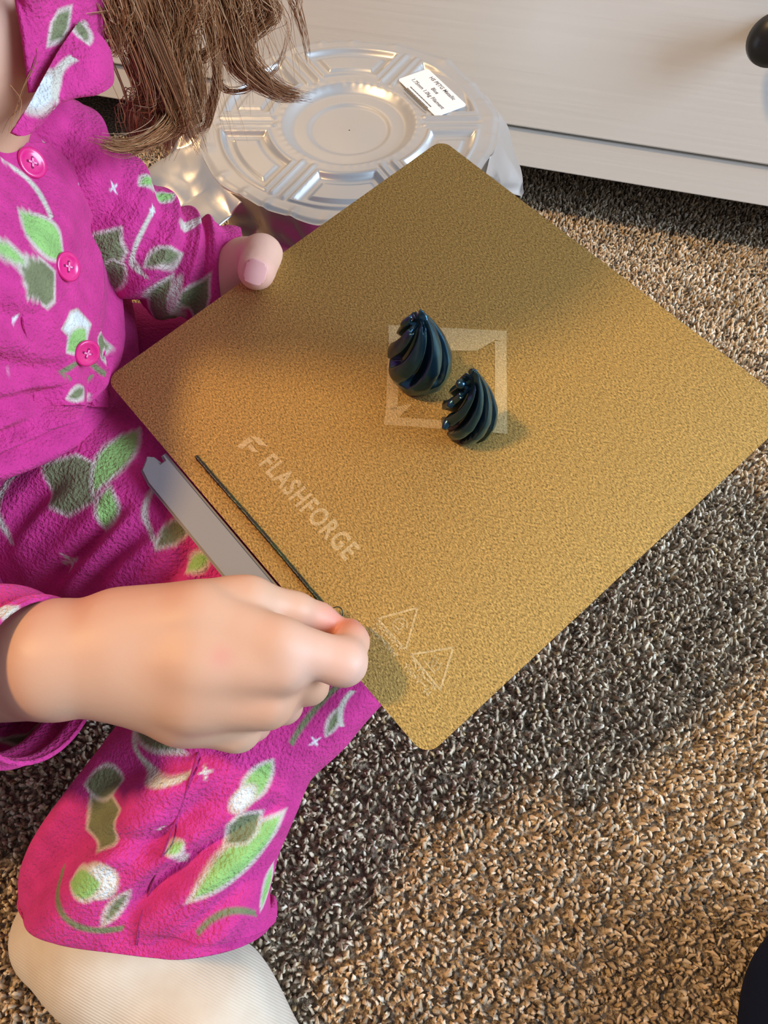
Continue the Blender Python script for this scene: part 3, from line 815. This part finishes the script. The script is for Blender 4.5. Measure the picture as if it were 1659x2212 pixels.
# shoulders of the shirt, carrying both sleeves
yk = [((-.222, .205, .272), (-.222, .365, .280), .058, .050), ((-.225, .195, .275), (-.283, .118, .195), .050, .047), ((-.222, .362, .284), (-.200, .352, .292), .042, .038), ((-.25, .22, .24), (-.25, .35, .24), .07, .07)]
Vy, Fy = blob(yk, .0035, .02)
put('shoulder_yoke', Vy, Fy, M['fleece'], shirt, np.tile(PINK, (len(Vy), 1)))

# ---- trousers
tp = [np.array([-.30, .255, .115]), at(60, 1090, .42), at(250, 1090, .405), at(450, 1200, .388), at(640, 1330, .372), at(790, 1400, .362)]
def thigh_disp(U, Wn, V):
    P = V.reshape(-1, 3); k = fa(P).reshape(U.shape)
    x = np.sin((V[..., 0] * 62 + V[..., 1] * 95) + 2.0 * k)
    cr_ = creases(P, [(40, 1290, 300, 1090, .345, .006, .0045), (150, 1310, 350, 1120, .345, .005, .0045), (-20, 1180, 150, 1020, .345, .004, .005), (260, 1320, 440, 1190, .34, .006, .0045)]).reshape(U.shape)
    return .0022 * x * np.clip(1.2 - U, 0, 1) + .002 * fb(P).reshape(U.shape) + cr_
Vq = loft(tp, [.075, .068, .062, .056, .050, .030], [.072, .070, .066, .058, .052, .034], (0, 0, 1), 230, 280, thigh_disp)
# close the knee end
Fq = grid_faces(230, 280, True)
kc = Vq[-280:].mean(0) + .006 * unit(tp[-1] - tp[-2]); Vq = np.concatenate([Vq, [kc]])
j = np.arange(280); Tq = np.stack([np.full(280, len(Vq) - 1), len(Vq) - 1 - 280 + j, len(Vq) - 1 - 280 + (j + 1) % 280], 1)
th_m = [('kite', 150, 1045, -.5, 62, 70, OLIVE), ('leaf', 250, 985, 1.25, 90, 30, GREEN), ('leaf', 230, 1100, 1.4, 42, 20, GREEN), ('arc', 15, 1080, 1.4, 90, 40, PALE),
        ('arc', 330, 1110, 1.7, 80, 34, PALE), ('kite', 375, 1150, .8, 40, 24, OLIVE), ('star', 155, 1212, .3, 20, 20, PALE), ('leaf', 425, 1215, .5, 30, 18, GREEN), ('leaf', 30, 1010, .3, 26, 12, OLIVE)]
trs = put('pyjama_trousers', Vq, [Fq, Tq], M['fleece'], child, paint(Vq, Fq, th_m))
trs['label'] = 'pink fleece pyjama trousers with loose hem'
# far leg and hips, mostly hidden
hp = [(( -.275, .20, .095), (-.275, .36, .095), .088, .088), ((-.26, .34, .09), (-.05, .345, .085), .070, .050), ((-.05, .345, .085), (-.12, .27, .06), .050, .045)]
Vh, Fh = blob(hp, .004, .02); 
put('seat_and_far_leg', Vh, Fh, M['fleece'], trs, np.tile(PINK, (len(Vh), 1)))
# shin part of the near leg, open at the hem
lp_ = [at(770, 1370, .362), at(640, 1450, .352), at(520, 1550, .343), at(430, 1690, .338), at(360, 1810, .335), at(325, 1900, .334), at(318, 1965, .3335)]
def shin_disp(U, Wn, V):
    P = V.reshape(-1, 3); k = fa(P * 1.2).reshape(U.shape)
    x = np.sin(V[..., 0] * 120 - V[..., 1] * 150 + 2.6 * k + 3 * V[..., 2] * 20)
    return .0042 * x * np.exp(-((U - .72) / .25) ** 2) + .0016 * fb(P).reshape(U.shape) + creases(P, [(270, 1975, 600, 1740, .30, .0055, .0042), (150, 1830, 420, 1800, .30, .004, .0042), (230, 1880, 470, 1720, .30, .004, .0042), (330, 2040, 560, 1900, .30, .003, .004), (190, 1700, 520, 1600, .30, .004, .005)]).reshape(U.shape)
Vl = loft(lp_, [.030, .038, .040, .042, .041, .040, .037], [.036, .044, .0445, .048, .053, .056, .0560], (0, 0, 1), 260, 300, shin_disp)
Fl = grid_faces(260, 300, True)
sh_m = [('kite', 225, 1770, .25, 52, 66, OLIVE), ('leaf', 225, 1690, .1, 48, 30, OLIVE), ('leaf', 520, 1850, .72, 120, 30, GREEN), ('kite', 525, 1790, .8, 40, 28, OLIVE),
        ('ell', 215, 1905, .2, 34, 36, WHITE), ('leaf', 180, 1910, .1, 40, 30, GREEN), ('arc', 330, 1640, -.35, 95, -40, PALE), ('arc', 170, 1985, -.5, 95, -36, OLIVE),
        ('leaf', 555, 1690, .9, 50, 22, GREEN), ('ell', 525, 1725, .8, 26, 16, WHITE), ('arc', 490, 1985, .25, 66, 26, OLIVE), ('star', 443, 1668, .2, 16, 16, WHITE),
        ('star', 672, 1712, .1, 12, 12, WHITE), ('star', 680, 1602, .4, 15, 15, WHITE), ('leaf', 578, 1915, .7, 40, 15, GREEN), ('leaf', 378, 1832, .6, 18, 12, GREEN),
        ('arc', 680, 1540, .8, 80, 10, OLIVE), ('leaf', 720, 1560, 1.0, 26, 10, OLIVE), ('star', 345, 1790, 0, 12, 12, PALE), ('leaf', 330, 1590, -.5, 70, 20, OLIVE), ('arc', 745, 1530, 1.2, 40, 18, PALE), ('leaf', 250, 1960, .9, 40, 10, OLIVE)]
lo = put('trouser_leg', Vl, Fl, M['fleece'], trs, paint(Vl, Fl, sh_m)); solidify(lo, .0016, -1)

lbv = bvh_of(Vl, Fl)
sm_ = [hit(lbv, x, y) for x, y in ((428, 1625), (405, 1700), (380, 1770), (350, 1850), (322, 1930), (302, 1990), (294, 2040))]
sm_ = [p + n * .0001 for p, n in sm_ if p is not None]
Vsm, Fsm, Tsm = tube(sm_, .00045, 6, 60); put('side_seam', Vsm, [Fsm, Tsm], M['fleece'], trs, np.tile(PINK * .6, (len(Vsm), 1)))
# ---- sock
sk = [(at(330, 1900, .345), at(250, 2000, .343), .024, .026), (at(135, 2015, .350), at(260, 2060, .343), .0235, .028), (at(260, 2060, .343), at(440, 2200, .336), .028, .030), (at(440, 2200, .336), at(640, 2400, .330), .030, .022)]
Vk, Fk = blob(sk, .0018, .02)
rib_ax = unit(at(600, 2250, .34) - at(150, 2000, .345)); acr = unit(np.cross(rib_ax, [0, 0, 1.]))
sock_o = put('sock', Vk, Fk, M['sock'], child); sock_o['label'] = 'cream ribbed knit sock'
nt = M['sock'].node_tree; b = nt.nodes['Principled BSDF']; tc = nt.nodes.new('ShaderNodeTexCoord')
dp = nt.nodes.new('ShaderNodeVectorMath'); dp.operation = 'DOT_PRODUCT'; dp.inputs[1].default_value = tuple(acr * 6000)
nt.links.new(tc.outputs['Object'], dp.inputs[0]); sn = nt.nodes.new('ShaderNodeMath'); sn.operation = 'SINE'; nt.links.new(dp.outputs['Value'], sn.inputs[0])
bp = nt.nodes.new('ShaderNodeBump'); bp.inputs['Strength'].default_value = .22; bp.inputs['Distance'].default_value = .0004
nt.links.new(sn.outputs[0], bp.inputs['Height']); nt.links.new(bp.outputs[0], b.inputs['Normal'])

# ---- body: arms, hands, neck, head
def J(px, py, d, r): return (at(px, py, d), r * d / FPX)
def chain(*js): return [(a[0], b[0], a[1], b[1]) for a, b in zip(js[:-1], js[1:])]
body = []
# near (right) forearm and hand
el = (np.array([-.285, .115, .19]), .026)
wr = J(130, 1424, .268, 126)
body += chain(el, J(-420, 1440, .315, 140), wr)
body += chain((wr[0], wr[1]), J(255, 1412, .268, 118))
body += chain(J(250, 1375, .268, 102), J(430, 1345, .268, 86), J(600, 1392, .266, 58))             # index metacarpal
body += chain(J(250, 1420, .269, 110), J(430, 1430, .265, 96), J(608, 1438, .266, 60))
body += chain(J(250, 1440, .270, 110), J(420, 1490, .268, 92), J(575, 1512, .272, 62))
body += chain(J(250, 1450, .272, 100), J(400, 1530, .275, 78), J(512, 1570, .280, 52))
body += chain(J(600, 1392, .266, 58), J(742, 1431, .273, 49), J(760, 1385, .286, 35), J(757, 1362, .2925, 27))   # index finger
body += chain(J(608, 1438, .268, 58), J(668, 1480, .292, 40), J(640, 1440, .306, 34), J(600, 1420, .312, 30))    # middle, folded
body += chain(J(575, 1512, .274, 58), J(612, 1522, .300, 40), J(590, 1470, .312, 33), J(560, 1440, .315, 30))    # ring, folded
body += chain(J(512, 1570, .281, 50), J(548, 1562, .303, 36), J(540, 1510, .314, 30), J(520, 1480, .316, 26))    # little, folded
body += chain(J(280, 1360, .272, 90), J(500, 1298, .276, 50), J(540, 1292, .277, 45), J(640, 1318, .286, 36), J(690, 1336, .2925, 32), J(713, 1347, .2945, 27))  # thumb
HAND_N = len(body)
# far (left) arm and hand
body += chain((np.array([-.225, .345, .295]), .030), J(235, 455, .374, 80), J(345, 575, .404, 76), J(450, 612, .412, 76))
body += chain(J(450, 612, .412, 78), J(500, 625, .410, 66))
body += chain(J(470, 622, .405, 58), J(530, 568, .392, 50), J(566, 552, .378, 42), J(554, 585, .3665, 41))     # thumb over the edge
for k, (x, y) in enumerate(((640, 640), (625, 680), (600, 715), (560, 745))):
    body += chain(J(495, 620 + 14 * k, .414, 40), J((495 + x) / 2 + 20, (620 + y) / 2 + 8 * k, .420, 34), J(x, y, .410, 30))
# neck, head
chin = at(-105, -175, .250)
hf = unit([.80, .05, -.60]); hu = unit(np.array([.6, -.04, .8]) - (np.array([.6, -.04, .8]) @ hf) * hf); hs = np.cross(hu, hf)
hc = chin - hf * .060 + hu * .072
H = lambda x, y, z: hc + hs * x + hf * y + hu * z
body += [(np.array([-.205, .285, .30]), hc - hu * .03 - hf * .02, .030, .030), (at(-38, 40, .288), np.array([-.192, .292, .27]), .026, .034),
         (H(0, -.012, .028), H(0, .012, .020), .076, .070), (H(0, .025, -.030), H(0, .050, -.062), .050, .014), (H(-.03, .035, -.02), H(.03, .035, -.02), .036, .036),
         (H(0, .072, .012), H(0, .088, -.014), .006, .0085), (H(-.008, .080, -.018), H(.008, .080, -.018), .005, .005), (H(-.013, .069, -.038), H(.013, .069, -.038), .006, .006),
         (H(-.046, .052, .012), H(-.014, .060, .013), .0105, .0105), (H(.014, .060, .013), H(.046, .052, .012), .0105, .0105), (H(-.042, .056, -.014), H(-.018, .062, -.013), .010, .010), (H(.018, .062, -.013), H(.042, .056, -.014), .010, .010),
         (H(-.078, -.012, .012), H(-.080, -.014, -.016), .012, .008), (H(.078, -.012, .012), H(.080, -.014, -.016), .012, .008)]
body += [(np.array([-.235, .20, .29]), np.array([-.235, .36, .295]), .04, .04), (np.array([-.235, .21, .285]), el[0], .034, .027), (np.array([-.24, .27, .28]), np.array([-.26, .27, .12]), .06, .07)]
Vb, Fb = blob(body, .0017, .0042, 5)
def skin_cols(V):
    c = np.tile(np.array([.61, .355, .235]), (len(V), 1))
    def spot(p, r, col, a):
        w_ = np.exp(-(np.linalg.norm(V - p, axis=1) / r) ** 2)[:, None] * a
        c[:] = c * (1 - w_) + np.array(col) * w_
    n1 = sines(91, 8, 60, 160)(V)[:, None]; c += .025 * n1 * np.array([.3, 1, 1])
    spot(J(725, 1350, .29, 1)[0], .010, (.70, .27, .22), .75); spot(J(770, 1350, .29, 1)[0], .010, (.70, .28, .22), .7)
    spot(J(770, 1440, .268, 1)[0], .012, (.72, .44, .36), .6); spot(J(690, 1420, .262, 1)[0], .016, (.72, .47, .38), .6)
    spot(J(478, 1420, .252, 1)[0], .0042, (.62, .24, .18), .55)
    spot(J(560, 560, .37, 1)[0], .03, (.72, .44, .36), .7)
    spot(J(560, 600, .36, 1)[0], .010, (.70, .36, .31), .6)
    spot(H(-.012, .075, -.038), .010, (.6, .2, .18), .5); spot(H(.012, .075, -.038), .010, (.6, .2, .18), .5)
    spot(chin, .03, (.70, .34, .28), .7)
    return np.clip(c, 0, 1)
bo = put('body', Vb, Fb, M['skin'], child, skin_cols(Vb))
bo['label'] = 'bare hands, neck and chin'
bbv = bvh_of(Vb, Fb)
def nail(px, py, dirpx, L, Wd):
    p, n = hit(bbv, px, py)
    if p is None: return
    t = at(px + dirpx[0], py + dirpx[1], (p - CAM) @ FWD) - p; t = unit(t - (t @ n) * n); s_ = np.cross(n, t)
    G = []
    for a in np.linspace(-1, 1, 15):
        for b_ in np.linspace(-1, 1, 15):
            q = (abs(a) ** 2.4 + abs(b_) ** 2.4) ** (1 / 2.4); m_ = max(abs(a), abs(b_), 1e-9)
            aa, bb_ = (a, b_) if q <= 1 else (a / q * 1.0, b_ / q * 1.0)
            G.append(p + t * L * aa + s_ * Wd * bb_ + n * (.0009 - .30 * Wd * bb_ ** 2 - .10 * L * max(aa, 0) ** 2))
    o = put('fingernail', np.array(G), grid_faces(15, 15), M['nail'], bo); solidify(o, .0005, 0)
nail(551, 588, (-6, 20), .0062, .0056)
for sx in (-1, 1):     # eyes, mostly lidded, looking down
    e = H(sx * .030, .0575, .002); Ve, Fe, Te = capsule_mesh(e, e + hs * .002, .0105, .0105, 20)
    ey = put('eye', Ve, [Fe, Te], M['label'], bo)
    i0 = e + hf * .0058 - hu * .003; Vi, Fi, Ti = capsule_mesh(i0, i0 + hf * .0004, .0052, .0052, 14); put('iris', Vi, [Fi, Ti], M['strand'], ey)

# ---- hair
def hang(px, py, Y):      # point on the vertical plane y = Y
    return onplane(px, py, np.array([0, Y, 0]), np.array([0, 1.0, 0]))
HV, HF, HC = [], [], []; hn = 0
def strand(path, r, col, nseg=20):
    global hn
    P = catmull(path, nseg); T = np.gradient(P, axis=0); T /= np.maximum(np.linalg.norm(T, axis=1), 1e-9)[:, None]
    E1 = np.cross(T, [.6, .35, .2]); E1 /= np.maximum(np.linalg.norm(E1, axis=1), 1e-9)[:, None]; E2 = np.cross(T, E1)
    R = r * np.interp(np.linspace(0, 1, nseg), [0, .6, 1], [1, .9, .25])
    V = np.stack([P + R[:, None] * (math.cos(a) * E1 + math.sin(a) * E2) for a in (0, 2.094, 4.188)], 1).reshape(-1, 3)
    HV.append(V); HF.append(grid_faces(nseg, 3, True) + hn); HC.append(np.tile(col, (len(V), 1))); hn += len(V)
BROWN = [1.15 * np.array(c) for c in ((.29, .128, .055), (.37, .18, .08), (.17, .07, .03), (.48, .27, .14), (.33, .13, .05), (.55, .36, .21))]
def lock(pts, n, spread, Y, tip=.30, wav=.0007, wr_=0.00023):
    base = [hang(x, y, Y + dy) for x, y, dy in [(p + (0,))[:3] for p in pts]]
    top = base[0]
    rootp = H(.072, .0, -.005) + (top - hc) * .15
    base = [rootp * .75 + top * .25 + np.array([0, 0, .01])] + base
    base = np.array(base)
    m_ = len(base); q = np.linspace(0, 1, m_)
    for _ in range(n):
        o = rng.normal(size=3) * spread; o2 = rng.normal(size=3) * spread
        k = np.interp(q, [0, .3, 1], [1.3, 1, tip])[:, None]
        P = base + (o * (1 - q)[:, None] + o2 * q[:, None]) * k + rng.normal(size=base.shape) * wav * np.minimum(1, q * 4)[:, None]
        cut = rng.uniform(.9, 1.01); P = catmull(P, 14); P = P[:max(6, int(14 * cut))]
        strand(P, wr_ * rng.uniform(.7, 1.5), BROWN[rng.choice(6, p=[.28, .25, .15, .14, .12, .06])] * rng.uniform(.8, 1.2))
locks = [  # (pixel path), strands, spread, depth plane
    ([(300, -60), (330, 60), (360, 160), (395, 250), (430, 320)], 170, .007, .395),
    ([(340, -60), (352, 70), (366, 180), (372, 270), (358, 338)], 130, .006, .385),
    ([(270, -60), (300, 60), (318, 150), (330, 240), (350, 320)], 90, .006, .375),
    ([(365, 180), (362, 260), (330, 296, -.03), (270, 318, -.055), (195, 305, -.07)], 70, .0035, .370),
    ([(400, -60), (410, 60), (420, 150), (428, 220), (402, 290)], 45, .004, .40),
    ([(430, -60), (450, 60), (470, 150), (455, 240), (440, 275), (395, 285)], 30, .002, .41),
    ([(480, -60), (505, 40), (520, 110), (555, 160), (610, 200), (668, 208)], 90, .0045, .42),
    ([(450, -60), (480, 40), (498, 120), (530, 165), (580, 192), (640, 205)], 50, .004, .425),
    ([(560, -60), (520, 40), (470, 90), (465, 150), (480, 190), (520, 195), (560, 180), (600, 140), (618, 90), (620, -20)], 8, .0012, .43),
    ([(520, -60), (560, -10), (590, 30), (545, 75), (528, 110)], 40, .004, .43),
    ([(600, -60), (640, 20), (660, 90), (664, 135)], 8, .003, .44),
    ([(215, -60), (235, 20), (250, 70), (255, 110)], 60, .005, .36),
    ([(250, -40), (262, 60), (245, 100), (225, 110)], 30, .004, .365),
    ([(385, -60), (400, 30), (385, 110), (378, 170), (380, 230)], 40, .005, .39),
    ([(545, -60), (540, 60), (536, 120), (540, 175)], 14, .0025, .43),
    ([(455, 30), (430, 130), (440, 220), (432, 270)], 14, .003, .405),
    ([(310, 150), (290, 220), (300, 290), (330, 330)], 40, .006, .372)]
for pts, n, sp_, Y in locks: lock(pts, int(n * 2.0), sp_ * 1.1, Y)
for k in range(90):      # loose curling wisps
    x0 = rng.uniform(260, 600); y1 = np.interp(x0, [260, 420, 600], [300, 330, 190]) * rng.uniform(.5, 1.05); A_ = rng.uniform(8, 38); f_ = rng.uniform(2, 5); p_ = rng.uniform(0, 6)
    Yw = np.interp(x0, [260, 600], [.365, .44]) + rng.normal(0, .006)
    strand([hang(x0 + 60 * t + A_ * math.sin(f_ * t + p_) * t, -60 + (y1 + 60) * t, Yw) for t in np.linspace(0, 1, 9)], rng.uniform(.00010, .00024), BROWN[rng.choice([1, 3, 5])] * 1.1)
# fine strays over the shirt and the cheek side
for pts in ([(40, -40), (60, 60), (78, 120), (50, 190), (35, 240)], [(20, 180), (40, 215), (30, 260), (15, 290)], [(60, 20), (110, 30), (190, 32), (260, 20)]):
    for _ in range(4):
        P = [at(x + rng.normal(0, 5), y + rng.normal(0, 5), .262 + .0002 * max(0, x)) for x, y in pts]; strand(P, .00015, BROWN[rng.integers(0, 5)])
# scalp cover
Vc, Fc = blob([(H(0, -.022, .036), H(0, .004, .034), .080, .072), (H(0, -.045, .0), H(0, -.045, -.04), .062, .05), (H(-.052, -.03, .0), H(-.056, -.03, -.06), .036, .02), (H(.052, -.03, .0), H(.056, -.03, -.06), .036, .02)], .004, .02)
cc_ = np.tile(BROWN[0], (len(Vc), 1)) * (1 + .25 * sines(15, 8, 150, 500)(Vc))[:, None]
HV.append(Vc); HC.append(cc_)
CAPF = Fc
for i in range(900):
    a = rng.uniform(0, 2 * np.pi); el_ = rng.uniform(.0, 1.0)
    d0 = unit(hu * (.3 + el_) + hs * math.cos(a) * .7 + hf * (math.sin(a) * .7 - .35))
    side = 1 if d0 @ hs > 0 else -1
    c_ = hc + hu * .022 - hf * .004
    P = []
    for q in np.linspace(0, 1, 6):
        dd = unit(d0 * (1 - q) + (hs * side * 1.0 - hf * .45 - hu * .35) * q); P.append(c_ + dd * (.083 + .003 * math.sin(q * 9 + i)))
    if side > 0: P.append(P[-1] + np.array([.0, .006, -.05]))
    else: P.append(P[-1] + np.array([-.02, -.004, -.05]))
    strand(P, .0011, BROWN[rng.integers(0, 5)], 12)
iv = [len(v) for v in HV]; ci_ = next(i for i, v in enumerate(HV) if v is Vc)
HV.append(HV.pop(ci_)); HC.append(HC.pop(ci_)); HF.append(CAPF + hn)
ho = put('hair', np.concatenate(HV), np.concatenate(HF), M['hair'], child, np.concatenate(HC)); ho['label'] = 'long loose wavy brown hair'; ho['kind'] = 'stuff'

# =================================================================== PHOTOGRAPHER'S KNEE
e_px = at(1600, 2310, .30); e_dir = unit(at(1659, 2128, .30) - at(1592, 2212, .30))
c0_ = e_px + unit(RGT * .78 - UPV * .62) * .056
kn_p = [(c0_ + e_dir * .05 * [1, 1, 0], c0_ + np.array([-.13, -.31, .03]), .056, .075), (c0_ + e_dir * .05 * [1, 1, 0], c0_ + np.array([.16, -.20, -.02]), .054, .045), (c0_ + np.array([.16, -.20, -.02]), c0_ + np.array([.23, -.27, -.03]), .042, .035)]
Vn2, Fn2 = blob(kn_p, .004, .02)
ph = empty('person', (c0_[0], c0_[1], 0)); tag(ph, 'person in navy trousers, a bent knee resting on the carpet', 'person')
put('trousers', Vn2, Fn2, M['navy'], ph)
